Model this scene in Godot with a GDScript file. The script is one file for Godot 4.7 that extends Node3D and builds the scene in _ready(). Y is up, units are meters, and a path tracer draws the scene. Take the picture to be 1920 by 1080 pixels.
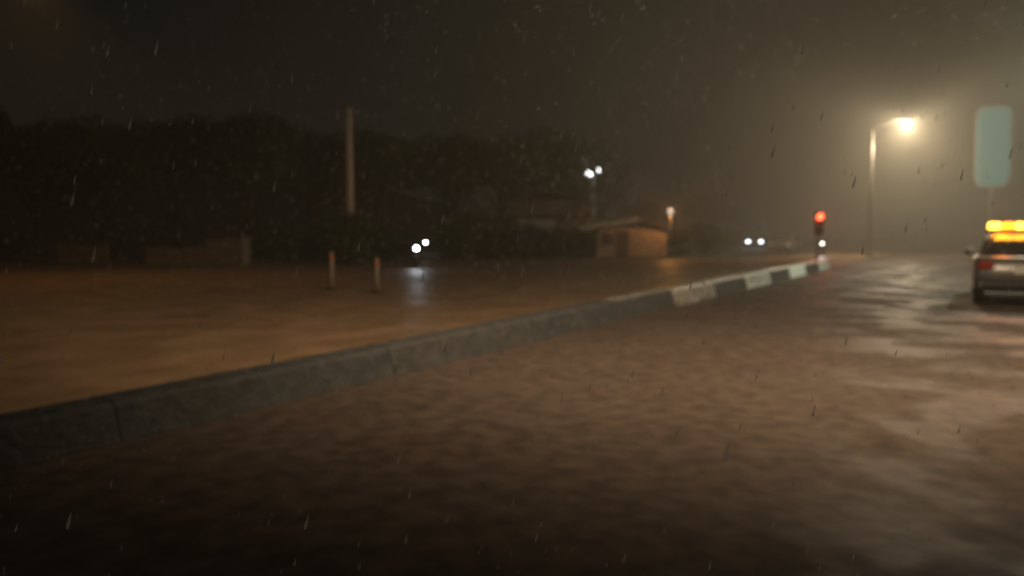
extends Node3D

const EYE := Vector3(0.0, 1.4, 0.0)
const PITCH := -0.0676
const F := 1478.0
var rng := RandomNumberGenerator.new()
var taken := {}
var M := {}

# ---------------------------------------------------------------- helpers
func at(px: float, py: float, depth: float) -> Vector3:
	var r := Vector3((px - 960.0) / F, -(py - 540.0) / F, -1.0).rotated(Vector3.RIGHT, PITCH)
	return EYE + r * (depth / -r.z)

func numbered(called: String) -> String:
	if not taken.has(called):
		taken[called] = 0
		return called
	taken[called] += 1
	return "%s_%03d" % [called, taken[called]]

func tag(o: Node, label: String, category: String, group := "") -> Node:
	o.set_meta("label", label)
	o.set_meta("category", category)
	if group != "":
		o.set_meta("group", group)
	return o

func thing(called: String, label: String, category: String, pos := Vector3.ZERO, turn := 0.0, group := "") -> Node3D:
	var o := Node3D.new()
	o.name = numbered(called)
	add_child(o)
	o.position = pos
	o.rotation.y = turn
	tag(o, label, category, group)
	return o

func obj(called: String, mesh: Mesh, m: Material, parent: Node = self) -> MeshInstance3D:
	var o := MeshInstance3D.new()
	o.mesh = mesh
	o.material_override = m
	if parent == self:
		o.name = numbered(called)
	else:
		o.name = called
	parent.add_child(o, true)
	return o

func st() -> SurfaceTool:
	var s := SurfaceTool.new()
	s.begin(Mesh.PRIMITIVE_TRIANGLES)
	return s

# triangles of a closed shape -> mesh, turned so that its faces look outwards
func solid(t: PackedVector3Array, smooth := false) -> ArrayMesh:
	var v := 0.0
	for i in range(0, t.size(), 3):
		v += t[i].dot(t[i + 1].cross(t[i + 2]))
	var s := st()
	s.set_smooth_group(0 if smooth else -1)
	for i in range(0, t.size(), 3):
		var a := t[i]
		var b := t[i + 1]
		var c := t[i + 2]
		if (b - a).cross(c - a).length() < 1e-9:
			continue
		s.add_vertex(a)
		s.add_vertex(c if v > 0.0 else b)
		s.add_vertex(b if v > 0.0 else c)
	s.generate_normals()
	return s.commit()

func loft(rings: Array, caps := true) -> PackedVector3Array:
	var t := PackedVector3Array()
	for k in rings.size() - 1:
		var p: PackedVector3Array = rings[k]
		var q: PackedVector3Array = rings[k + 1]
		var n := p.size()
		for i in n:
			var j := (i + 1) % n
			t.append_array([p[i], q[i], q[j], p[i], q[j], p[j]])
	if caps:
		for e in 2:
			var r: PackedVector3Array = rings[0] if e == 0 else rings[rings.size() - 1]
			var c := Vector3.ZERO
			for p in r:
				c += p
			c /= r.size()
			for i in r.size():
				var j := (i + 1) % r.size()
				if e == 0:
					t.append_array([c, r[i], r[j]])
				else:
					t.append_array([c, r[j], r[i]])
	return t

func round_ring(c: Vector3, ax: Vector3, ay: Vector3, rx: float, ry: float, n := 12, power := 2.0) -> PackedVector3Array:
	var r := PackedVector3Array()
	for i in n:
		var a := TAU * i / n
		var ca := cos(a)
		var sa := sin(a)
		r.append(c + ax * rx * signf(ca) * pow(absf(ca), 2.0 / power) + ay * ry * signf(sa) * pow(absf(sa), 2.0 / power))
	return r

func tube(pts: Array, radii: Array, n := 10) -> PackedVector3Array:
	var rings := []
	var up := Vector3(0.13, 0.2, 0.97).normalized()
	for i in pts.size():
		var d: Vector3 = (pts[mini(i + 1, pts.size() - 1)] - pts[maxi(i - 1, 0)]).normalized()
		if absf(d.dot(up)) > 0.97:
			up = Vector3(0.97, 0.2, 0.13).normalized()
		var ax := up.cross(d).normalized()
		var ay := d.cross(ax).normalized()
		rings.append(round_ring(pts[i], ax, ay, radii[i], radii[i], n))
	return loft(rings)

# a box with rounded upright edges and a chamfered top
func block(c: Vector3, size: Vector3, bevel := 0.02) -> PackedVector3Array:
	var rings := []
	var h := size.y / 2.0
	var rows := [[-h, bevel], [-h + bevel, 0.0], [h - bevel, 0.0], [h, bevel]]
	for r in rows:
		var hx: float = size.x / 2.0 - r[1]
		var hz: float = size.z / 2.0 - r[1]
		var b := bevel
		rings.append(PackedVector3Array([
			c + Vector3(-hx + b, r[0], -hz), c + Vector3(hx - b, r[0], -hz), c + Vector3(hx, r[0], -hz + b), c + Vector3(hx, r[0], hz - b),
			c + Vector3(hx - b, r[0], hz), c + Vector3(-hx + b, r[0], hz), c + Vector3(-hx, r[0], hz - b), c + Vector3(-hx, r[0], -hz + b)]))
	return loft(rings)

# a thin slab on four corners, raised along its normal away from a point inside
func slab(p: Array, inside: Vector3, thick := 0.012) -> PackedVector3Array:
	var n: Vector3 = (p[1] - p[0]).cross(p[3] - p[0]).normalized()
	if n.dot(p[0] - inside) < 0.0:
		n = -n
	var lo := PackedVector3Array()
	var hi := PackedVector3Array()
	for q in p:
		lo.append(q - n * 0.004)
		hi.append(q + n * thick)
	return loft([lo, hi])

func ball(c: Vector3, r: Vector3, n := 12) -> PackedVector3Array:
	var rings := []
	for i in range(1, n):
		var a := PI * i / n
		rings.append(round_ring(c + Vector3(0, cos(a) * r.y, 0), Vector3.RIGHT, Vector3.BACK, r.x * sin(a), r.z * sin(a), n * 2))
	return loft(rings)

func noise(freq: float, octaves := 4, s := 1, kind := FastNoiseLite.TYPE_SIMPLEX_SMOOTH) -> FastNoiseLite:
	var n := FastNoiseLite.new()
	n.seed = s
	n.noise_type = kind
	n.frequency = freq
	n.fractal_octaves = octaves
	return n

func ramp_tex(n: FastNoiseLite, stops: Array, size := 512) -> NoiseTexture2D:
	var g := Gradient.new()
	var offs := PackedFloat32Array()
	var cols := PackedColorArray()
	for s in stops:
		offs.append(s[0])
		cols.append(s[1])
	g.offsets = offs
	g.colors = cols
	var t := NoiseTexture2D.new()
	t.width = size
	t.height = size
	t.seamless = true
	t.noise = n
	t.color_ramp = g
	return t

func normal_tex(n: FastNoiseLite, strength: float, size := 512) -> NoiseTexture2D:
	var t := NoiseTexture2D.new()
	t.width = size
	t.height = size
	t.seamless = true
	t.as_normal_map = true
	t.bump_strength = strength
	t.noise = n
	return t

func lin(r: float, g: float, b: float) -> Color:
	return Color(r, g, b).linear_to_srgb()

func mat(r: float, g: float, b: float, rough := 0.7, metal := 0.0) -> StandardMaterial3D:
	var m := StandardMaterial3D.new()
	m.albedo_color = lin(r, g, b)
	m.roughness = rough
	m.metallic = metal
	return m

func tri(m: StandardMaterial3D, metres: float) -> StandardMaterial3D:
	m.uv1_triplanar = true
	m.uv1_world_triplanar = true
	m.uv1_scale = Vector3.ONE / metres
	return m

func grained(a: Color, b: Color, freq: float, s: int, metres: float, rough: float, bump := 0.0) -> StandardMaterial3D:
	var m := StandardMaterial3D.new()
	m.albedo_texture = ramp_tex(noise(freq, 5, s), [[0.25, a], [0.75, b]])
	m.roughness = rough
	if bump > 0.0:
		m.normal_enabled = true
		m.normal_texture = normal_tex(noise(freq * 3.0, 4, s + 50), bump)
	return tri(m, metres)

func glow(r: float, g: float, b: float, k: float) -> StandardMaterial3D:
	var m := mat(r * 0.5, g * 0.5, b * 0.5, 0.3)
	m.emission_enabled = true
	m.emission = lin(r, g, b)
	m.emission_energy_multiplier = k
	return m

func omni(pos: Vector3, c: Color, e: float, size := 0.1, parent: Node = self) -> void:
	var l := OmniLight3D.new()
	l.name = "lamp_light"
	l.light_color = c
	l.light_energy = e
	l.light_size = size
	l.omni_range = 120.0
	l.omni_attenuation = 2.0
	l.shadow_enabled = true
	l.position = pos
	parent.add_child(l, true)

func cone(pos: Vector3, towards: Vector3, c: Color, e: float, angle: float, parent: Node) -> void:
	var l := SpotLight3D.new()
	l.name = "lamp_light"
	l.light_color = c
	l.light_energy = e
	l.light_size = 0.12
	l.spot_range = 120.0
	l.spot_attenuation = 2.0
	l.spot_angle = angle
	l.spot_angle_attenuation = 0.7
	l.shadow_enabled = true
	var z := -towards.normalized()
	var x := Vector3(0.3, 0.1, 0.95).cross(z).normalized()
	l.transform = Transform3D(Basis(x, z.cross(x), z), pos)
	parent.add_child(l, true)

# ---------------------------------------------------------------- builders
func median_x(z: float) -> float:          # the median's line, z metres ahead
	return -1.4 + 0.576 * (z - 7.8)

func kerb_profile(c: Vector3, side: Vector3, w: float, h: float) -> PackedVector3Array:
	var r := PackedVector3Array()
	for q in [[-0.24, 0.0], [-0.235, 0.05], [-0.17, 0.86], [-0.14, 0.98], [-0.11, 1.0], [0.11, 1.0], [0.14, 0.98], [0.17, 0.86], [0.235, 0.05], [0.24, 0.0]]:
		r.append(c + side * q[0] * w + Vector3.UP * q[1] * h)
	return r

func build_kerb() -> void:
	var k := thing("median_kerb", "long low concrete median kerb painted in black and white blocks", "kerb", Vector3(median_x(33.0), 0.0, -33.0))
	var d := Vector3(median_x(7.8) - median_x(33.0), 0, 33.0 - 7.8).normalized()
	var L := 2.9
	for i in 16:
		var a := d * (L * i + 0.004)
		var b := d * (L * (i + 1) - 0.004)
		# near the camera the line swings out to the left
		if i >= 9:
			var bend := (i - 9) * 0.10
			a += Vector3(-1, 0, -0.55) * bend * bend * 1.0
			bend = (i - 8) * 0.10
			b += Vector3(-1, 0, -0.55) * bend * bend * 1.0
		var dir := (b - a).normalized()
		var side := dir.cross(Vector3.UP).normalized()
		var h := 0.36 - 0.018 * maxf(0.0, i - 6.0) + rng.randf_range(-0.004, 0.004)
		var h2 := 0.36 - 0.018 * maxf(0.0, i - 5.0)
		var rings := []
		if i == 0:
			for q in [[0.0, 0.25, 0.75], [0.05, 0.6, 0.9], [0.14, 0.88, 0.98], [0.28, 1.0, 1.0]]:
				rings.append(kerb_profile(a + dir * q[0], side, q[1], h * q[2]))
		else:
			rings.append(kerb_profile(a, side, 0.985, h * 0.993))
			rings.append(kerb_profile(a + dir * 0.02, side, 1.0, h))
		rings.append(kerb_profile(b - dir * 0.02, side, 1.0, h2))
		rings.append(kerb_profile(b, side, 0.985, h2 * 0.993))
		var m: Material = M.kerb_white
		var shade := ""
		if i >= 8:
			m = M.kerb_bare if i % 2 == 0 else M.kerb_dark
		elif i == 7:
			m = M.kerb_dark
		elif i == 6:
			m = M.kerb_flaked
			shade = "block with only flakes of white paint left"
		elif i % 2 == 1:
			m = M.kerb_black
		elif i >= 4:
			m = M.kerb_worn
			shade = "block with white paint worn off in patches"
		var o := obj("kerb_block", solid(loft(rings)), m, k)
		if shade != "":
			o.set_meta("label", shade)
		# the white band along the top runs on over the black blocks
		if i % 2 == 1 and i < 8:
			var tr := []
			for q in [[a + dir * 0.02, h], [b - dir * 0.02, h2]]:
				var e: Vector3 = q[0]
				h = q[1]
				tr.append(PackedVector3Array([e - side * 0.13 + Vector3.UP * (h - 0.004), e - side * 0.12 + Vector3.UP * (h + 0.004), e + side * 0.12 + Vector3.UP * (h + 0.004), e + side * 0.13 + Vector3.UP * (h - 0.004)]))
			obj("paint_band", solid(loft(tr)), M.kerb_white if i < 4 else (M.kerb_worn if i < 6 else M.kerb_flaked), o)

func street_lamp(label: String, group: String, foot: Vector3, head: Vector3, c: Color, e: float, lit: Material, wide := 78.0, all_round := 0.0, aim := Vector3(0.02, -1, 0.01)) -> void:
	var t := thing("street_lamp", label, "street lamp", foot, 0.0, group)
	var h := head - foot
	var flat := Vector3(h.x, 0, h.z)
	var out := flat.normalized() if flat.length() > 0.3 else Vector3(-0.87, 0, 0.5)
	obj("base", solid(block(Vector3(0, 0.12, 0), Vector3(0.42, 0.24, 0.42), 0.03)), M.concrete, t)
	obj("pole", solid(tube([Vector3(0, 0.2, 0), Vector3(0, h.y * 0.5, 0), Vector3(0, h.y - 0.35, 0)], [0.1, 0.08, 0.06], 14), true), M.steel, t)
	var pts := []
	var rad := []
	for i in 9:
		var u := i / 8.0
		pts.append(flat * u * 0.93 + Vector3(0, h.y - 0.4 + 0.5 * sin(u * PI * 0.5), 0))
		rad.append(lerpf(0.055, 0.035, u))
	if flat.length() > 0.3:
		obj("arm", solid(tube(pts, rad, 10), true), M.steel, t)
	var side := out.cross(Vector3.UP)
	var rings := []
	for q in [[-0.42, 0.04, 0.03], [-0.36, 0.08, 0.05], [-0.1, 0.15, 0.09], [0.15, 0.16, 0.085], [0.3, 0.11, 0.06], [0.36, 0.03, 0.02]]:
		rings.append(round_ring(h + out * q[0] + Vector3(0, 0.1, 0), side, Vector3.UP, q[1], q[2], 14, 2.5))
	obj("lamp_head", solid(loft(rings), true), M.steel, t)
	var lens := obj("lamp_lens", solid(ball(h + Vector3(0, 0.02, 0) + out * 0.08, Vector3(0.17, 0.07, 0.17), 8), true), lit, t)
	lens.cast_shadow = GeometryInstance3D.SHADOW_CASTING_SETTING_ON
	if e > 0.0:
		cone(h + Vector3(0, -0.09, 0) + out * 0.08, aim, c, e, wide, t)
	if all_round > 0.0:
		omni(h + Vector3(0, -0.12, 0) + out * 0.08, c, all_round, 0.1, t)

func wheel(parent: Node, c: Vector3, r: float, w: float) -> void:
	var rings := []
	for q in [[-0.5, 0.78], [-0.42, 0.95], [-0.25, 1.0], [0.25, 1.0], [0.42, 0.95], [0.5, 0.78]]:
		rings.append(round_ring(c + Vector3(q[0] * w, 0, 0), Vector3.UP, Vector3.BACK, r * q[1], r * q[1], 22))
	var o := obj("wheel", solid(loft(rings), true), M.rubber, parent)
	var rr := []
	for q in [[-0.53, 0.5], [-0.52, 0.62], [0.52, 0.62], [0.53, 0.5]]:
		rr.append(round_ring(c + Vector3(q[0] * w, 0, 0), Vector3.UP, Vector3.BACK, r * q[1], r * q[1], 16))
	obj("rim", solid(loft(rr)), M.alloy, o)

# a saloon; its nose looks along -z
func saloon(called: String, label: String, foot: Vector3, turn: float, paint: Material, head_lit: bool, group := "") -> Node3D:
	var t := thing(called, label, "car", foot, turn, group)
	var prof := [[-2.18, 0.30], [-2.26, 0.42], [-2.24, 0.60], [-2.12, 0.72], [-1.55, 0.84], [-0.95, 0.92], [0.4, 0.95], [1.5, 0.97], [2.08, 0.96], [2.2, 0.86], [2.24, 0.55], [2.18, 0.36], [2.05, 0.28], [0.0, 0.24], [-2.0, 0.25]]
	var rings := []
	for q in [[-0.86, 0.90], [-0.84, 0.955], [-0.74, 0.99], [-0.4, 1.0], [0.4, 1.0], [0.74, 0.99], [0.84, 0.955], [0.86, 0.90]]:
		var r := PackedVector3Array()
		for p in prof:
			r.append(Vector3(q[0], 0.6 + (p[1] - 0.6) * q[1], p[0] * (0.93 + 0.07 * (q[1] - 0.9) * 10.0)))
		rings.append(r)
	obj("body", solid(loft(rings), true), paint, t)
	var rows := [[0.90, 0.77, -1.08, 1.72], [1.06, 0.74, -0.83, 1.48], [1.28, 0.655, -0.42, 1.14], [1.38, 0.60, -0.2, 0.92], [1.425, 0.50, 0.0, 0.7]]
	var rr := []
	for q in rows:
		rr.append(round_ring(Vector3(0, q[0], (q[2] + q[3]) / 2.0), Vector3.RIGHT, Vector3.BACK, q[1], (q[3] - q[2]) / 2.0, 28, 7.0))
	obj("cabin", solid(loft(rr), true), paint, t)
	var mid := Vector3(0, 1.1, 0.3)
	# glass: windscreen, rear window, two windows on each side
	obj("windscreen", solid(slab([Vector3(-0.63, 1.0, -0.935), Vector3(0.63, 1.0, -0.935), Vector3(0.54, 1.3, -0.385), Vector3(-0.54, 1.3, -0.385)], mid, 0.012)), M.car_glass, t)
	obj("rear_window", solid(slab([Vector3(-0.62, 1.0, 1.575), Vector3(0.62, 1.0, 1.575), Vector3(0.53, 1.3, 1.105), Vector3(-0.53, 1.3, 1.105)], mid, 0.012)), M.car_glass, t)
	for s in [-1.0, 1.0]:
		for z in [[-0.62, -0.28, 0.32], [0.38, 0.4, 0.95]]:
			var lo := Vector3(s * 0.757, 1.0, z[0])
			obj("side_window", solid(slab([lo, Vector3(s * 0.757, 1.0, 1.15 if z[0] > 0 else 0.32), Vector3(s * 0.655, 1.29, z[2]), Vector3(s * 0.655, 1.29, z[1])], mid, 0.012)), M.car_glass, t)
		obj("wing_mirror", solid(ball(Vector3(s * 0.93, 1.0, -0.62), Vector3(0.1, 0.07, 0.06), 7), true), paint, t)
		var hl := obj("headlight", solid(ball(Vector3(s * 0.62, 0.66, -2.14), Vector3(0.17, 0.09, 0.09), 8), true), M.headlamp if head_lit else M.clear_lens, t)
		hl.cast_shadow = GeometryInstance3D.SHADOW_CASTING_SETTING_ON
		obj("tail_light", solid(block(Vector3(s * 0.66, 0.80, 2.2), Vector3(0.26, 0.15, 0.09), 0.025)), M.red_lens, t)
	obj("front_bumper", solid(block(Vector3(0, 0.42, -2.2), Vector3(1.6, 0.16, 0.2), 0.05)), M.trim, t)
	obj("rear_bumper", solid(block(Vector3(0, 0.44, 2.17), Vector3(1.6, 0.18, 0.22), 0.05)), M.trim, t)
	obj("number_plate", solid(block(Vector3(0, 0.72, 2.235), Vector3(0.38, 0.16, 0.02), 0.005)), M.plate, t)
	for z in [-1.36, 1.36]:
		for s in [-1.0, 1.0]:
			wheel(t, Vector3(s * 0.76, 0.31, z), 0.31, 0.2)
	if head_lit:
		for s in [-1.0, 1.0]:
			cone(Vector3(s * 0.62, 0.66, -2.28), Vector3(0, -0.06, -1), Color(0.86, 0.9, 1.0), 6.0, 35.0, t)
	return t

# a motor scooter; its front wheel looks along -z
func scooter(label: String, foot: Vector3, turn: float, power: float, lit: Material) -> void:
	var t := thing("motor_scooter", label, "scooter", foot, turn)
	wheel(t, Vector3(0, 0.24, -0.62), 0.24, 0.1)
	wheel(t, Vector3(0, 0.24, 0.6), 0.24, 0.12)
	var r := []
	for q in [[0.30, 0.17, 0.05, -0.36], [0.5, 0.2, 0.07, -0.42], [0.7, 0.18, 0.09, -0.46], [0.85, 0.13, 0.11, -0.46], [0.95, 0.07, 0.07, -0.42]]:
		r.append(round_ring(Vector3(0, q[0], q[3]), Vector3.RIGHT, Vector3.BACK, q[1], q[2], 14, 2.6))
	obj("front_shield", solid(loft(r), true), M.scooter_paint, t)
	r = []
	for q in [[0.0, 0.13, 0.1], [0.15, 0.17, 0.17], [0.5, 0.16, 0.19], [0.85, 0.1, 0.1], [0.98, 0.04, 0.04]]:
		r.append(round_ring(Vector3(0, 0.55 + q[0] * 0.08, q[0]), Vector3.RIGHT, Vector3.UP, q[1], q[2], 14, 2.4))
	obj("rear_body", solid(loft(r), true), M.scooter_paint, t)
	obj("footboard", solid(block(Vector3(0, 0.32, -0.15), Vector3(0.3, 0.08, 0.5), 0.02)), M.trim, t)
	obj("seat", solid(block(Vector3(0, 0.79, 0.4), Vector3(0.28, 0.1, 0.72), 0.035)), M.rubber, t)
	obj("handlebar", solid(tube([Vector3(-0.34, 0.98, -0.24), Vector3(-0.15, 1.0, -0.38), Vector3(0.15, 1.0, -0.38), Vector3(0.34, 0.98, -0.24)], [0.018, 0.016, 0.016, 0.018], 8), true), M.trim, t)
	obj("front_fork", solid(tube([Vector3(0, 0.7, -0.42), Vector3(0, 0.24, -0.62)], [0.04, 0.03], 8), true), M.steel, t)
	for s in [-1.0, 1.0]:
		obj("mirror", solid(ball(Vector3(s * 0.3, 1.16, -0.34), Vector3(0.07, 0.05, 0.015), 7), true), M.trim, t)
	obj("headlight", solid(ball(Vector3(0, 0.82, -0.545), Vector3(0.085, 0.08, 0.05), 8), true), lit, t)
	if power > 0.0:
		cone(Vector3(0, 0.82, -0.64), Vector3(0, -0.08, -1), Color(0.92, 0.96, 1.0), power, 40.0, t)

func leaf_crown(blobs: Array, count: int, leaf: float) -> ArrayMesh:
	var s := st()
	s.set_smooth_group(-1)
	var weights := 0.0
	for b in blobs:
		weights += b[1] * b[1]
	for i in count:
		var pick := rng.randf() * weights
		var blob: Array = blobs[0]
		for b in blobs:
			pick -= b[1] * b[1]
			if pick <= 0.0:
				blob = b
				break
		var dir := Vector3(rng.randfn(), rng.randfn() * 0.8, rng.randfn()).normalized()
		var p: Vector3 = blob[0] + dir * blob[1] * (0.45 + 0.65 * pow(rng.randf(), 0.6)) * Vector3(1, 0.75, 1)
		var ax := Vector3(rng.randfn(), rng.randfn(), rng.randfn()).normalized()
		var ay := ax.cross(Vector3(rng.randfn(), rng.randfn(), rng.randfn())).normalized()
		var l := leaf * rng.randf_range(0.6, 1.3)
		var tone := rng.randf_range(0.6, 1.3)
		s.set_color(Color(0.038 * tone, 0.054 * tone, 0.021 * tone))
		var a := p - ax * l
		var b2 := p + ay * l * 0.45
		var c := p + ax * l
		var d := p - ay * l * 0.45
		for v in [a, b2, c, a, c, d]:
			s.add_vertex(v)
	s.generate_normals()
	return s.commit()

func make_tree(height: float, spread: float) -> Node3D:
	var t := Node3D.new()
	var pts := []
	var rad := []
	var lean := Vector3(rng.randf_range(-0.5, 0.5), 0, rng.randf_range(-0.5, 0.5))
	for i in 7:
		var u := i / 6.0
		pts.append(Vector3(0, height * 0.72 * u, 0) + lean * u * u + Vector3(rng.randf_range(-0.08, 0.08), 0, rng.randf_range(-0.08, 0.08)))
		rad.append(lerpf(height * 0.03, height * 0.006, u))
	var trunk := obj("trunk", solid(tube(pts, rad, 9), true), M.bark, t)
	var blobs := []
	for i in 11:
		var a := TAU * i / 11.0 * 2.4 + rng.randf()
		var u := rng.randf_range(0.35, 0.95)
		var from: Vector3 = pts[clampi(int(u * 5.0), 1, 6)]
		var reach := spread * rng.randf_range(0.45, 0.95) * (1.15 - 0.6 * u)
		var tip := Vector3(cos(a) * reach, height * (0.42 + 0.5 * u), sin(a) * reach)
		obj("limb", solid(tube([from, from.lerp(tip, 0.5) + Vector3.UP * 0.3, tip], [height * 0.011, height * 0.008, height * 0.003], 6), true), M.bark, trunk)
		blobs.append([tip, spread * rng.randf_range(0.3, 0.5)])
	blobs.append([Vector3(lean.x, height * 0.86, lean.z), spread * 0.42])
	obj("crown", leaf_crown(blobs, 9000, 0.17), M.leaf, t)
	return t

func make_shrub() -> Node3D:
	var t := Node3D.new()
	var blobs := []
	var stems := []
	for i in 6:
		var a := TAU * i / 6.0 + rng.randf() * 0.6
		var tip := Vector3(cos(a) * rng.randf_range(0.3, 0.8), rng.randf_range(0.7, 1.5), sin(a) * rng.randf_range(0.3, 0.6))
		obj("stem", solid(tube([Vector3.ZERO, tip * Vector3(0.4, 0.5, 0.4), tip], [0.03, 0.02, 0.01], 6), true), M.bark, t)
		blobs.append([tip, rng.randf_range(0.4, 0.62)])
	blobs.append([Vector3(0, 0.5, 0), 0.7])
	obj("foliage", leaf_crown(blobs, 2600, 0.1), M.leaf, t)
	return t

func place(proto: Node3D, called: String, label: String, category: String, pos: Vector3, turn: float, k: float, group: String) -> Node3D:
	var c: Node3D = proto.duplicate()
	c.name = numbered(called)
	add_child(c)
	c.position = pos
	c.rotation.y = turn
	c.scale = Vector3.ONE * k
	tag(c, label, category, group)
	return c

func sheet(called: String, corners: Array, y: float, m: Material, step := 0.0) -> void:
	var s := st()
	var pts := PackedVector2Array()
	for c in corners:
		pts.append(c)
	var idx := Geometry2D.triangulate_polygon(pts)
	for i in range(0, idx.size(), 3):
		var a := pts[idx[i]]
		var b := pts[idx[i + 1]]
		var c := pts[idx[i + 2]]
		var flip := (b - a).cross(c - a) < 0.0
		for q in ([a, c, b] if flip else [a, b, c]):
			s.set_normal(Vector3.UP)
			s.set_uv(q / 4.0)
			s.add_vertex(Vector3(q.x, y, q.y))
	var o := obj(called, s.commit(), m)
	o.set_meta("kind", "structure")

# ---------------------------------------------------------------- the scene
func _ready() -> void:
	rng.seed = 20240611
	# camera
	var cam := Camera3D.new()
	cam.name = "camera"
	add_child(cam)
	cam.position = EYE
	cam.rotation.x = PITCH
	cam.fov = 40.14
	cam.near = 0.05
	cam.far = 900.0
	var ca := CameraAttributesPhysical.new()
	ca.frustum_focal_length = 12.0 / tan(deg_to_rad(20.07))
	ca.frustum_focus_distance = 1.3
	ca.exposure_aperture = 3.2
	ca.frustum_near = 0.05
	ca.frustum_far = 900.0
	cam.attributes = ca
	cam.current = true
	# sky, air and exposure
	var we := WorldEnvironment.new()
	we.name = "world_environment"
	var e := Environment.new()
	e.background_mode = Environment.BG_SKY
	var sk := ProceduralSkyMaterial.new()
	sk.sky_top_color = lin(0.0035, 0.0037, 0.003)
	sk.sky_horizon_color = lin(0.009, 0.0085, 0.0065)
	sk.sky_curve = 0.2
	sk.ground_bottom_color = lin(0.004, 0.0035, 0.003)
	sk.ground_horizon_color = lin(0.009, 0.0085, 0.0065)
	var sky := Sky.new()
	sky.sky_material = sk
	e.sky = sky
	e.tonemap_mode = Environment.TONE_MAPPER_LINEAR
	e.tonemap_exposure = 1.0
	e.fog_enabled = true
	e.fog_density = 0.0023
	e.fog_light_color = Color(0.95, 0.93, 0.88)
	e.sdfgi_enabled = true
	e.ssao_enabled = true
	e.ssil_enabled = true
	e.volumetric_fog_enabled = true
	e.volumetric_fog_density = 0.0
	we.environment = e
	add_child(we)
	# the last of the light that comes through the cloud
	var sun := DirectionalLight3D.new()
	sun.name = "cloud_light"
	sun.light_energy = 0.008
	sun.light_angular_distance = 40.0
	sun.light_color = Color(0.95, 0.97, 1.0)
	sun.shadow_enabled = true
	sun.rotation = Vector3(deg_to_rad(-65), deg_to_rad(-30), 0)
	add_child(sun)

	materials()

	# a bank of rain mist hanging over the lit end of the road
	for q in [[Vector3(80, 54, 84), 0.003], [Vector3(68, 42, 70), 0.004], [Vector3(46, 28, 54), 0.0045]]:
		var fv := FogVolume.new()
		fv.name = numbered("mist")
		fv.shape = RenderingServer.FOG_VOLUME_SHAPE_ELLIPSOID
		fv.size = q[0]
		fv.position = Vector3(36, 6, -58)
		var fm := FogMaterial.new()
		fm.density = q[1]
		fm.albedo = Color(0.95, 0.95, 0.9)
		fv.material = fm
		fv.set_meta("kind", "stuff")
		fv.set_meta("label", "rain mist hanging over the lit far end of the road")
		fv.set_meta("category", "mist")
		fv.set_meta("group", "mist over the road")
		add_child(fv)

	# ---- ground
	var g := PlaneMesh.new()
	g.size = Vector2(500, 400)
	var go := obj("ground", g, M.soil)
	go.position = Vector3(20, -0.012, -110)
	go.set_meta("kind", "structure")
	var mx := func(z: float) -> float: return median_x(z)
	# the near carriageway, right of the median, runs out to the right
	sheet("road", [Vector2(-24, 10), Vector2(-9, 1.0), Vector2(mx.call(4.5) - 0.6, -4.2), Vector2(mx.call(7.8), -7.8), Vector2(mx.call(33), -33), Vector2(mx.call(150), -150), Vector2(mx.call(150) + 12, -150), Vector2(12.2, -17), Vector2(2.4, 0), Vector2(3.5, 10)], -0.004, M.asphalt)
	# the carriageway beyond it, under a sheet of muddy rain water
	sheet("flooded_road", [Vector2(-40, 6), Vector2(-24, 10), Vector2(-9, 1.0), Vector2(mx.call(4.5) - 0.6, -4.2), Vector2(mx.call(7.8), -7.8), Vector2(mx.call(33), -33), Vector2(mx.call(150), -150), Vector2(mx.call(150) - 16, -150), Vector2(18.5, -52), Vector2(13.0, -46), Vector2(2, -43), Vector2(-20, -41), Vector2(-42, -37)], -0.002, M.mud_water)
	# raised pavement along the right-hand side
	var rings := []
	for q in [[0.0, 10.0], [2.6, -0.0], [12.4, -17.0], [89.0, -150.0]]:
		rings.append(PackedVector3Array([Vector3(q[0] + 3.5 * (1.0 if q[1] > 5.0 else 0.0), -0.05, q[1]), Vector3(q[0] + 0.02 + 3.5 * (1.0 if q[1] > 5.0 else 0.0), 0.12, q[1]), Vector3(q[0] + 7.0, 0.13, q[1]), Vector3(q[0] + 7.0, -0.05, q[1])]))
	var pav := obj("pavement", solid(loft(rings)), M.concrete)
	pav.set_meta("kind", "structure")

	build_kerb()

	# ---- the lamps
	var white := Color(0.94, 1.0, 0.9)
	var warm := Color(1.0, 0.89, 0.74)
	street_lamp("white street lamp on the right pavement beside the patrol car", "", Vector3(18.4, 0.12, -23.6), Vector3(16.2, 7.4, -22.4), white, 66.0, M.lens_white, 80.0, 14.0)
	street_lamp("warm street lamp on the median line beyond the red signal", "", Vector3(22.9, 0.0, -50.6), at(1698, 228, 50.0), warm, 40.0, M.lens_soft, 85.0, 110.0)
	street_lamp("street lamp on the right pavement closest to the camera, over the near lane", "", Vector3(6.6, 0.12, -5.2), Vector3(3.6, 7.6, -6.5), Color(1.0, 0.87, 0.7), 108.0, M.lens_warm, 70.0, 3.5, Vector3(0.2, -7.6, -6.5))
	street_lamp("orange street lamp at the left end of the flooded road", "", Vector3(-18.5, 0.0, -24.0), Vector3(-14.2, 9.2, -24.0), Color(1.0, 0.74, 0.4), 13.0, M.lens_sodium, 70.0)

	# two heads on one post, in front of the dark trees
	var tl := thing("twin_lamp", "tall post with two bright white lamp heads before the dark trees", "street lamp", Vector3(at(1113, 440, 60.0).x, 0.0, -60.0))
	var hA := at(1104, 327, 60.0) - tl.position
	var hB := at(1122, 321, 60.0) - tl.position
	obj("pole", solid(tube([Vector3.ZERO, Vector3(0, 3, 0), Vector3(0, hA.y + 0.1, 0)], [0.1, 0.08, 0.06]), true), M.steel, tl)
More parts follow.
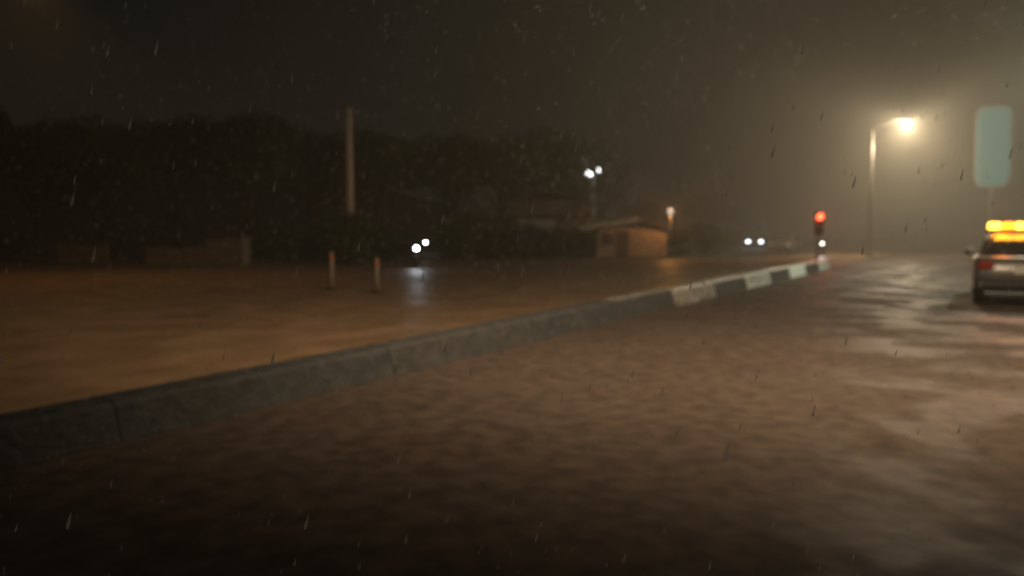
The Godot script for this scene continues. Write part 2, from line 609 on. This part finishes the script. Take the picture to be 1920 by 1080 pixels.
	obj("arm", solid(tube([hA + Vector3(0, 0.12, 0), Vector3(0, hA.y - 0.1, 0), hB + Vector3(0, 0.12, 0)], [0.035, 0.045, 0.035]), true), M.steel, tl)
	obj("lamp_globe", solid(ball(hA, Vector3(0.21, 0.27, 0.21), 9), true), M.lens_bright, tl)
	obj("lamp_globe", solid(ball(hB, Vector3(0.1, 0.26, 0.1), 9), true), M.lens_second, tl)
	omni(hA, Color(0.95, 0.97, 1.0), 5.0, 0.15, tl)

	# red signal on the median
	var sp := at(1538, 406, 40.0)
	var sg := thing("traffic_signal", "post signal showing red at the far end of the median kerb", "traffic light", Vector3(sp.x, 0.0, -40.3))
	var sh := sp - sg.position
	obj("post", solid(tube([Vector3.ZERO, Vector3(0, sh.y + 0.2, 0)], [0.06, 0.05]), true), M.steel, sg)
	obj("housing", solid(block(Vector3(0, sh.y - 0.38, 0.14), Vector3(0.38, 1.15, 0.2), 0.03)), M.trim, sg)
	for i in 3:
		var c := Vector3(0, sh.y - 0.38 * i, 0.25)
		var lens := obj("signal_lens", solid(ball(c, Vector3(0.15, 0.15, 0.04), 9), true), [M.red_lit, M.amber_off, M.green_off][i], sg)
		var hood := []
		for w in [0.0, 0.2]:
			hood.append(PackedVector3Array())
			for a in 9:
				var an := PI * a / 8.0
				hood[-1].append(c + Vector3(cos(an) * 0.175, sin(an) * 0.175, w))
			for a in 9:
				var an := PI * (8 - a) / 8.0
				hood[-1].append(c + Vector3(cos(an) * 0.163, sin(an) * 0.163, w))
		obj("hood", solid(loft(hood, false)), M.trim, lens)
	omni(Vector3(0, sh.y, 0.5), Color(1.0, 0.16, 0.05), 3.0, 0.15, sg)

	# ---- vehicles
	var turn_away := -0.52
	var pc := saloon("patrol_car", "dark saloon with a glowing amber light bar on its roof at the right pavement", at(1908, 562, 17.0) * Vector3(1, 0, 1), turn_away, M.paint_white, false)
	obj("light_bar_base", solid(block(Vector3(0, 1.475, 0.45), Vector3(1.3, 0.07, 0.3), 0.02)), M.trim, pc)
	for i in 5:
		obj("light_bar_lamp", solid(block(Vector3(-0.5 + i * 0.25, 1.58, 0.45), Vector3(0.235, 0.16, 0.27), 0.03)), M.amber_lit if i in [0, 2, 3] else M.amber_soft, pc)
	for i in 6:
		obj("rear_flasher", solid(block(Vector3(-0.45 + i * 0.18, 1.33, 1.13), Vector3(0.165, 0.09, 0.05), 0.015)), M.amber_soft, pc)
	omni(Vector3(-0.35, 1.62, 0.78), Color(1.0, 0.5, 0.08), 1.2, 0.15, pc)
	omni(Vector3(0.35, 1.62, 0.78), Color(1.0, 0.5, 0.08), 1.2, 0.15, pc)
	saloon("oncoming_car", "far car with bluish white headlights on, facing the camera", at(1416, 455, 84.0) * Vector3(1, 0, 1), PI - 0.33, M.paint_dark, true)
	saloon("parked_car", "far unlit car between the bluish headlights and the red signal", at(1472, 455, 62.0) * Vector3(1, 0, 1), PI - 0.55, M.paint_grey, false)
	scooter("scooter with a small white headlight directly under the red signal", at(1543, 455, 52.0) * Vector3(1, 0, 1), PI - 0.45, 1.5, M.headlamp_dim)
	scooter("left scooter of a pair with lit headlights in front of the dark shrubs", Vector3(at(780, 455, 34.0).x, 0, -34.0), PI + 0.15, 1.2, M.headlamp_white)
	scooter("right scooter of a pair with lit headlights, farther back between the shrubs", Vector3(at(798, 455, 60.0).x, 0, -60.0), PI + 0.1, 1.2, M.headlamp_white)

	# ---- teal sign
	var sc := at(1862, 275, 56.0)
	var sn := thing("signboard", "tall blank teal lit signboard on a post at the right pavement", "sign", Vector3(sc.x, 0.12, sc.z), -0.4)
	obj("post", solid(tube([Vector3(0, 0, -0.12), Vector3(0, sc.y + 2.6, -0.12)], [0.09, 0.08]), true), M.steel, sn)
	var mid := Vector3(0, sc.y - 0.12, 0)
	obj("sign_frame", solid(loft([round_ring(mid - Vector3(0, 0, 0.1), Vector3.RIGHT, Vector3.UP, 1.16, 2.86, 48, 5.5), round_ring(mid + Vector3(0, 0, 0.1), Vector3.RIGHT, Vector3.UP, 1.16, 2.86, 48, 5.5)])), M.steel, sn)
	obj("sign_panel", solid(loft([round_ring(mid + Vector3(0, 0, 0.06), Vector3.RIGHT, Vector3.UP, 1.06, 2.74, 48, 5.5), round_ring(mid + Vector3(0, 0, 0.15), Vector3.RIGHT, Vector3.UP, 1.05, 2.72, 48, 5.5), round_ring(mid + Vector3(0, 0, 0.2), Vector3.RIGHT, Vector3.UP, 0.95, 2.6, 48, 5.5)])), M.teal_lit, sn)

	buildings()
	plants()
	small_things()
	rain()

func materials() -> void:
	var a := StandardMaterial3D.new()
	a.albedo_texture = ramp_tex(noise(0.02, 6, 3), [[0.2, lin(0.054, 0.041, 0.034)], [0.5, lin(0.074, 0.056, 0.046)], [0.8, lin(0.094, 0.071, 0.057)]], 1024)
	a.roughness_texture = ramp_tex(noise(0.006, 4, 8), [[0.35, Color(0.52, 0.52, 0.52)], [0.65, Color(0.82, 0.82, 0.82)]], 512)
	a.roughness = 1.0
	a.normal_enabled = true
	a.normal_texture = normal_tex(noise(0.02, 5, 5), 0.6, 1024)
	a.metallic_specular = 0.25
	M.asphalt = tri(a, 5.0)
	var w := StandardMaterial3D.new()
	w.albedo_texture = ramp_tex(noise(0.006, 5, 13), [[0.25, lin(0.17, 0.110, 0.066)], [0.75, lin(0.24, 0.158, 0.097)]], 1024)
	w.roughness_texture = ramp_tex(noise(0.008, 4, 18), [[0.3, Color(0.42, 0.42, 0.42)], [0.7, Color(0.6, 0.6, 0.6)]], 512)
	w.roughness = 1.0
	w.normal_enabled = true
	w.normal_texture = normal_tex(noise(0.012, 4, 15), 3.0, 1024)
	w.metallic_specular = 0.25
	M.mud_water = tri(w, 9.0)
	M.soil = grained(lin(0.03, 0.026, 0.016), lin(0.07, 0.055, 0.032), 0.02, 21, 8.0, 0.9, 4.0)
	M.concrete = grained(lin(0.13, 0.12, 0.10), lin(0.24, 0.22, 0.19), 0.02, 23, 3.0, 0.55, 2.0)
	var kw := StandardMaterial3D.new()
	kw.albedo_texture = ramp_tex(noise(0.012, 5, 31), [[0.0, lin(0.4, 0.39, 0.35)], [0.3, lin(0.74, 0.72, 0.64)], [0.8, lin(0.84, 0.82, 0.75)]])
	kw.roughness = 0.4
	M.kerb_white = tri(kw, 1.6)
	var kr := StandardMaterial3D.new()
	kr.albedo_texture = ramp_tex(noise(0.014, 4, 33), [[0.38, lin(0.06, 0.055, 0.05)], [0.43, lin(0.2, 0.19, 0.16)], [0.47, lin(0.68, 0.66, 0.58)], [0.9, lin(0.78, 0.76, 0.68)]])
	kr.roughness = 0.45
	M.kerb_worn = tri(kr, 1.3)
	var kf := StandardMaterial3D.new()
	kf.albedo_texture = ramp_tex(noise(0.02, 4, 34), [[0.3, lin(0.05, 0.048, 0.042)], [0.48, lin(0.10, 0.095, 0.085)], [0.54, lin(0.42, 0.4, 0.35)], [0.9, lin(0.58, 0.56, 0.49)]])
	kf.roughness = 0.45
	M.kerb_flaked = tri(kf, 1.4)
	M.kerb_black = grained(lin(0.035, 0.034, 0.032), lin(0.09, 0.085, 0.075), 0.02, 35, 1.5, 0.4, 2.0)
	M.kerb_bare = grained(lin(0.026, 0.028, 0.03), lin(0.056, 0.058, 0.06), 0.014, 37, 1.5, 0.8, 3.0)
	M.kerb_dark = grained(lin(0.026, 0.027, 0.028), lin(0.058, 0.059, 0.058), 0.014, 39, 1.5, 0.8, 3.0)
	M.pole_concrete = grained(lin(0.46, 0.36, 0.27), lin(0.6, 0.48, 0.37), 0.015, 41, 2.5, 0.5, 1.5)
	M.wall_tan = grained(lin(0.32, 0.25, 0.18), lin(0.46, 0.37, 0.27), 0.012, 43, 3.0, 0.7, 1.5)
	M.wall_wet = grained(lin(0.10, 0.068, 0.04), lin(0.17, 0.12, 0.075), 0.012, 44, 2.0, 0.6, 2.0)
	M.post = mat(0.24, 0.2, 0.16, 0.5)
	M.wall_shed = grained(lin(0.10, 0.088, 0.05), lin(0.17, 0.15, 0.09), 0.012, 45, 4.0, 0.7, 1.0)
	M.roof = grained(lin(0.06, 0.045, 0.035), lin(0.12, 0.09, 0.07), 0.02, 47, 2.0, 0.5, 1.0)
	M.fascia = grained(lin(0.5, 0.45, 0.36), lin(0.62, 0.56, 0.46), 0.01, 49, 2.0, 0.5)
	M.steel = mat(0.22, 0.22, 0.21, 0.45, 0.4)
	M.trim = mat(0.025, 0.025, 0.026, 0.5)
	M.rubber = mat(0.02, 0.02, 0.02, 0.75)
	M.alloy = mat(0.35, 0.35, 0.36, 0.35, 0.7)
	M.paint_grey = mat(0.10, 0.095, 0.09, 0.3)
	M.paint_grey.clearcoat_enabled = true
	M.paint_white = mat(0.05, 0.046, 0.044, 0.3)
	M.paint_white.clearcoat_enabled = true
	M.paint_dark = mat(0.05, 0.055, 0.07, 0.3)
	M.paint_dark.clearcoat_enabled = true
	M.scooter_paint = mat(0.06, 0.06, 0.08, 0.3)
	M.car_glass = mat(0.03, 0.032, 0.034, 0.12)
	M.clear_lens = mat(0.5, 0.5, 0.5, 0.15)
	M.red_lens = mat(0.25, 0.02, 0.015, 0.2)
	M.plate = mat(0.5, 0.5, 0.48, 0.4)
	M.amber_off = mat(0.15, 0.07, 0.01, 0.3)
	M.green_off = mat(0.02, 0.1, 0.06, 0.3)
	M.bark = grained(lin(0.03, 0.024, 0.018), lin(0.07, 0.055, 0.04), 0.03, 51, 1.0, 0.9, 3.0)
	var lf := StandardMaterial3D.new()
	lf.vertex_color_use_as_albedo = true
	lf.roughness = 0.55
	lf.cull_mode = BaseMaterial3D.CULL_DISABLED
	lf.backlight_enabled = true
	lf.backlight = Color(0.12, 0.14, 0.06)
	M.leaf = lf
	M.lens_white = glow(1.0, 0.95, 0.85, 5.0)
	M.lens_bright = glow(0.95, 0.98, 1.0, 22.0)
	M.lens_second = glow(0.95, 0.98, 1.0, 8.0)
	M.lens_warm = glow(1.0, 0.75, 0.45, 3.0)
	M.lens_soft = glow(1.0, 0.86, 0.68, 0.5)
	M.lens_sodium = glow(1.0, 0.6, 0.25, 4.0)
	M.lens_small = glow(1.0, 0.85, 0.7, 0.9)
	M.headlamp = glow(0.82, 0.88, 1.0, 26.0)
	M.headlamp_white = glow(0.95, 1.0, 1.0, 30.0)
	M.headlamp_dim = glow(1.0, 0.95, 0.85, 9.0)
	M.red_lit = glow(1.0, 0.055, 0.02, 16.0)
	M.amber_lit = glow(1.0, 0.55, 0.05, 6.0)
	M.amber_soft = glow(1.0, 0.42, 0.03, 2.2)
	M.teal_lit = glow(0.2, 0.74, 0.78, 0.12)
	M.teal_lit.albedo_color = lin(0.03, 0.11, 0.115)
	M.reflector = mat(0.5, 0.12, 0.02, 0.2)
	var dr := mat(0.85, 0.87, 0.88, 0.3)
	dr.transparency = BaseMaterial3D.TRANSPARENCY_ALPHA
	dr.albedo_color.a = 0.42
	dr.backlight_enabled = true
	dr.backlight = Color(1, 1, 1)
	M.drop = dr

func window_on(parent: Node, c: Vector3, w: float, h: float) -> void:
	var f := obj("window", solid(block(c, Vector3(w, h, 0.08), 0.01)), M.trim, parent)
	for s in [-1.0, 1.0]:
		obj("pane", solid(block(c + Vector3(s * w * 0.24, 0, 0.035), Vector3(w * 0.43, h * 0.86, 0.03), 0.004)), M.car_glass, f)

func buildings() -> void:
	# low tan house with a light roof edge
	var x0 := at(1120, 440, 50.0).x
	var x1 := at(1250, 440, 50.0).x
	var w := x1 - x0
	var h := thing("low_house", "low tan house under a lean-to roof, its pale edge lit orange", "house", Vector3((x0 + x1) / 2.0, 0.0, -52.0))
	obj("wall", solid(block(Vector3(0, 0.9, 0), Vector3(w, 1.8, 4.0), 0.03)), M.wall_tan, h)
	var rl := PackedVector3Array()
	var rr := PackedVector3Array()
	var lft := -w / 2.0 - 1.2
	for q in [[lft, 1.72], [0.25, 2.32], [0.25, 2.44], [lft, 1.84]]:
		rl.append(Vector3(q[0], q[1], 2.75))
		rr.append(Vector3(q[0], q[1], -2.3))
	obj("roof", solid(loft([rl, rr])), M.roof, h)
	rl = PackedVector3Array()
	rr = PackedVector3Array()
	for q in [[lft - 0.02, 1.62], [0.3, 2.18], [0.3, 2.56], [lft - 0.02, 1.92]]:
		rl.append(Vector3(q[0], q[1], 2.83))
		rr.append(Vector3(q[0], q[1], 2.755))
	obj("roof_edge", solid(loft([rl, rr])), M.fascia, h)
	rl = PackedVector3Array()
	rr = PackedVector3Array()
	for q in [[0.26, 2.3], [w / 2.0 + 0.15, 1.82], [w / 2.0 + 0.15, 1.9], [0.26, 2.42]]:
		rl.append(Vector3(q[0], q[1], 2.3))
		rr.append(Vector3(q[0], q[1], -2.3))
	obj("roof", solid(loft([rl, rr])), M.roof, h)
	var door := obj("door", solid(block(Vector3(-0.6, 0.8, 2.01), Vector3(0.8, 1.6, 0.06), 0.01)), M.roof, h)
	obj("handle", solid(ball(Vector3(-0.3, 0.8, 2.07), Vector3(0.03, 0.03, 0.03), 6), true), M.steel, door)
	window_on(h, Vector3(-1.55, 1.1, 2.01), 0.7, 0.7)
	# long shed behind
	var sx := at(1030, 440, 52.0).x
	var s := thing("long_shed", "long olive shed standing behind the low house and scrub", "shed", Vector3(sx, 0.0, -53.5))
	obj("wall", solid(block(Vector3(0, 1.85, 0), Vector3(5.2, 3.7, 3.0), 0.03)), M.wall_shed, s)
	rl = PackedVector3Array()
	rr = PackedVector3Array()
	for q in [[-2.9, 3.55], [0.0, 4.2], [2.9, 3.55], [2.9, 3.67], [0.0, 4.33], [-2.9, 3.67]]:
		rl.append(Vector3(q[0], q[1], 1.8))
		rr.append(Vector3(q[0], q[1], -1.8))
	obj("roof", solid(loft([rl, rr])), M.roof, s)
	obj("canopy", solid(block(Vector3(0, 2.62, 2.1), Vector3(5.4, 0.1, 1.2), 0.02)), M.roof, s)
	var rd := obj("roller_door", solid(block(Vector3(-0.8, 1.2, 1.52), Vector3(2.4, 2.4, 0.06), 0.01)), M.steel, s)
	for i in 9:
		obj("slat", solid(block(Vector3(-0.8, 0.16 + i * 0.25, 1.56), Vector3(2.3, 0.22, 0.04), 0.012)), M.steel, rd)
	window_on(s, Vector3(1.5, 3.15, 1.51), 1.1, 0.6)
	# roadside walls on the left
	var a := at(225, 440, 34.0).x
	var b := at(428, 440, 34.0).x
	var wl := thing("boundary_wall", "low tan concrete wall with a paler end pillar beside the flooded road", "wall", Vector3((a + b) / 2.0, 0.0, -36.5), 0.06)
	var ww := b - a
	obj("wall_panel", solid(block(Vector3(-ww * 0.21, 0.4, 0), Vector3(ww * 0.58, 0.8, 0.2), 0.02)), M.wall_wet, wl)
	obj("wall_panel", solid(block(Vector3(ww * 0.25, 0.58, 0), Vector3(ww * 0.34, 1.16, 0.24), 0.02)), M.wall_wet, wl)
	obj("coping", solid(block(Vector3(ww * 0.25, 1.2, 0), Vector3(ww * 0.35, 0.08, 0.34), 0.02)), M.wall_wet, wl)
	obj("pillar", solid(block(Vector3(ww * 0.47, 0.66, 0.02), Vector3(0.36, 1.32, 0.36), 0.03)), M.post, wl)
	var c0 := at(110, 440, 36.0).x
	var w2 := thing("broken_wall", "short stub of low concrete wall left of the pillared wall", "wall", Vector3(c0, 0.0, -38.0), 0.1)
	obj("wall_panel", solid(block(Vector3(0, 0.45, 0), Vector3(2.3, 0.9, 0.22), 0.03)), M.wall_wet, w2)
	obj("coping", solid(block(Vector3(-0.1, 0.94, 0), Vector3(2.1, 0.08, 0.3), 0.02)), M.wall_wet, w2)
	# a wet slope of dark ground behind everything
	var s2 := st()
	s2.set_smooth_group(0)
	var n := noise(0.03, 4, 71)
	var gx := 34
	var gz := 10
	var pts := []
	for j in gz:
		var row := []
		for i in gx:
			var x := -90.0 + i * 4.6
			var z := -72.0 - j * 7.0
			var hh: float = (1.0 - exp(-j * 0.22)) * 15.0 * clampf((16.0 - x) / 50.0, 0.0, 1.0) + n.get_noise_2d(x, z) * 1.6 * minf(j, 3) / 3.0 * clampf((22.0 - x) / 20.0, 0.0, 1.0) - 0.4
			row.append(Vector3(x, hh, z))
		pts.append(row)
	for j in gz - 1:
		for i in gx - 1:
			for v in [pts[j][i], pts[j + 1][i + 1], pts[j][i + 1], pts[j][i], pts[j + 1][i], pts[j + 1][i + 1]]:
				s2.add_vertex(v)
	s2.generate_normals()
	var hill := obj("hill", s2.commit(), M.soil)
	hill.set_meta("kind", "structure")

func plants() -> void:
	var protos := [make_tree(9.0, 4.0), make_tree(8.0, 4.6), make_tree(10.5, 3.8)]
	# where (photo column), how far, which kind, size
	var spots := [
		[-60, 52.0, 2, 1.0, "leafy tree farthest left, behind the stub of wall"],
		[70, 58.0, 0, 1.05, "tree standing over the stub of low wall"],
		[190, 50.0, 1, 1.0, "broad tree left of the pillared low wall"],
		[330, 60.0, 2, 1.0, "tall tree rising behind the pillared low wall"],
		[470, 52.0, 0, 1.0, "tree just right of the pillared low wall"],
		[590, 60.0, 1, 1.1, "broad tree just left of the utility pole"],
		[720, 56.0, 0, 0.95, "tree just right of the utility pole"],
		[850, 66.0, 2, 0.95, "narrow tree behind the pair of scooters"],
		[935, 58.0, 1, 0.98, "wide tree behind the left end of the olive shed"],
		[1035, 60.0, 1, 1.08, "widest dark tree behind the olive shed and twin lamp"],
		[1120, 64.0, 0, 0.86, "tree whose crown falls away right of the twin lamp"],
		[1215, 84.0, 1, 0.6, "small tree behind the low tan house"],
		[1320, 78.0, 0, 0.62, "small hazy tree right of the low tan house"],
		[1362, 100.0, 1, 0.62, "farthest hazy tree, behind the oncoming car"]]
	for i in spots.size():
		var s: Array = spots[i]
		place(protos[s[2]], "tree", s[4], "tree", Vector3(at(s[0], 440, s[1]).x, -0.2, -s[1]), i * 1.7, s[3], "trees behind the flooded road")
	var sh := [make_shrub(), make_shrub()]
	var bs := [
		[20, 44.0, 1.0, "bush at the far left, left of the stub of wall"],
		[195, 42.0, 0.95, "bush in the gap between the two low walls"],
		[300, 43.0, 1.0, "bush showing over the left part of the pillared wall"],
		[462, 42.0, 1.1, "bush right beside the pale wall pillar"],
		[520, 44.0, 1.3, "bush midway between the wall pillar and utility pole"],
		[585, 42.0, 1.15, "bush left of the utility pole foot"],
		[650, 36.4, 1.45, "bush hiding the utility pole foot"],
		[712, 43.0, 1.2, "bush right of the utility pole foot"],
		[742, 44.0, 1.0, "bush behind the left scooter of the pair"],
		[856, 43.5, 1.3, "bush right of the pair of scooters"],
		[915, 46.0, 1.2, "bush between the scooters and the olive shed"],
		[968, 46.0, 1.2, "bush before the left end of the olive shed"],
		[1030, 46.5, 1.1, "bush before the middle of the olive shed"],
		[1085, 47.0, 0.95, "bush at the left corner of the low tan house"],
		[1275, 52.0, 1.1, "bush just right of the low tan house"],
		[1330, 58.0, 1.3, "bush between the tan house and the oncoming car"],
		[1360, 72.0, 1.2, "bush left of the oncoming car"]]
	for i in bs.size():
		var s: Array = bs[i]
		place(sh[i % 2], "shrub", s[3], "bush", Vector3(at(s[0], 440, s[1]).x, -0.05, -s[1]), i * 2.3, s[2], "bushes along the far edge of the flooded road")
	for p in protos + sh:
		p.free()

func small_things() -> void:
	# concrete utility pole
	var p0 := at(657, 440, 38.0)
	var up := thing("utility_pole", "tall tapering concrete utility pole rising from the dark bushes", "pole", Vector3(p0.x, 0.0, -38.0))
	obj("shaft", solid(tube([Vector3.ZERO, Vector3(0, 4.0, 0), Vector3(0, 7.4, 0)], [0.19, 0.172, 0.152], 18), true), M.pole_concrete, up)
	for y in [3.2, 5.4, 7.0]:
		obj("steel_band", solid(tube([Vector3(0, y, 0), Vector3(0, y + 0.07, 0)], [0.186 - y * 0.0052, 0.186 - y * 0.0052], 16)), M.steel, up)
	for i in 7:
		var y := 2.6 + i * 0.6
		var s := 1.0 if i % 2 == 0 else -1.0
		obj("step_bolt", solid(tube([Vector3(s * 0.12, y, 0), Vector3(s * 0.33, y, 0)], [0.012, 0.012], 6)), M.steel, up)
	# marker posts in the flooded road
	for q in [[621, 19.9, 0.96, "nearer pale marker post, left of the pair, standing in muddy water"], [706, 19.0, 0.84, "dimmer marker post, right of the pair, standing in muddy water"]]:
		var x: float = at(q[0], 440, q[1]).x
		var t := thing("marker_post", q[3], "post", Vector3(x, 0.0, -q[1]), 0.2, "marker posts in the flooded road")
		obj("base", solid(block(Vector3(0, 0.03, 0), Vector3(0.26, 0.06, 0.26), 0.02)), M.rubber, t)
		obj("shaft", solid(tube([Vector3(0, 0.04, 0), Vector3(0, q[2] * 0.6, 0), Vector3(0, q[2], 0)], [0.055, 0.05, 0.045], 14), true), M.post, t)
		obj("reflector_band", solid(tube([Vector3(0, q[2] * 0.8, 0), Vector3(0, q[2] * 0.9, 0)], [0.052, 0.05], 14)), M.reflector, t)
	# lamp post by the house
	var l := at(1257, 397, 49.0)
	var lp := thing("yard_lamp", "short lamp post with a dim warm lamp at the tan house corner", "lamp", Vector3(l.x, 0.0, l.z))
	obj("post", solid(tube([Vector3.ZERO, Vector3(0, l.y, 0)], [0.05, 0.04]), true), M.steel, lp)
	obj("lamp_globe", solid(ball(Vector3(0, l.y + 0.02, 0), Vector3(0.17, 0.2, 0.17), 8), true), M.lens_small, lp)
	obj("cap", solid(tube([Vector3(0, l.y + 0.2, 0), Vector3(0, l.y + 0.26, 0)], [0.16, 0.05], 12)), M.steel, lp)
	omni(Vector3(0, l.y + 0.02, 0), Color(1.0, 0.66, 0.34), 4.6, 0.12, lp)

func rain() -> void:
	var mm := MultiMesh.new()
	mm.transform_format = MultiMesh.TRANSFORM_3D
	var rings := []
	for q in [[-1.0, 0.12], [-0.9, 0.6], [-0.65, 0.95], [-0.35, 1.0], [0.1, 0.7], [0.6, 0.3], [1.0, 0.06]]:
		rings.append(round_ring(Vector3(0, q[0], 0), Vector3.RIGHT, Vector3.BACK, q[1], q[1], 8))
	mm.mesh = solid(loft(rings), true)
	mm.instance_count = 4200
	var tilt := Basis(Vector3.BACK, deg_to_rad(-13.0))
	for i in mm.instance_count:
		var z := 0.7 + 9.0 * pow(rng.randf(), 0.6)
		var p := Vector3(rng.randf_range(-1.0, 1.0) * (z * 0.75 + 0.4), EYE.y + rng.randf_range(-0.45, 0.4) * z, -z)
		if p.y < 0.1:
			p.y = 0.1 + rng.randf() * 2.0
		var r := rng.randf_range(0.0013, 0.0026)
		var b := tilt * Basis(Vector3.BACK, rng.randf_range(-0.05, 0.05)) * Basis.from_scale(Vector3(r, r * 6.0, r))
		mm.set_instance_transform(i, Transform3D(b, p))
	var o := MultiMeshInstance3D.new()
	o.multimesh = mm
	o.material_override = M.drop
	o.name = "rain"
	o.set_meta("kind", "stuff")
	o.set_meta("label", "slanting rain drops falling through the dark night air")
	o.set_meta("category", "rain")
	add_child(o)
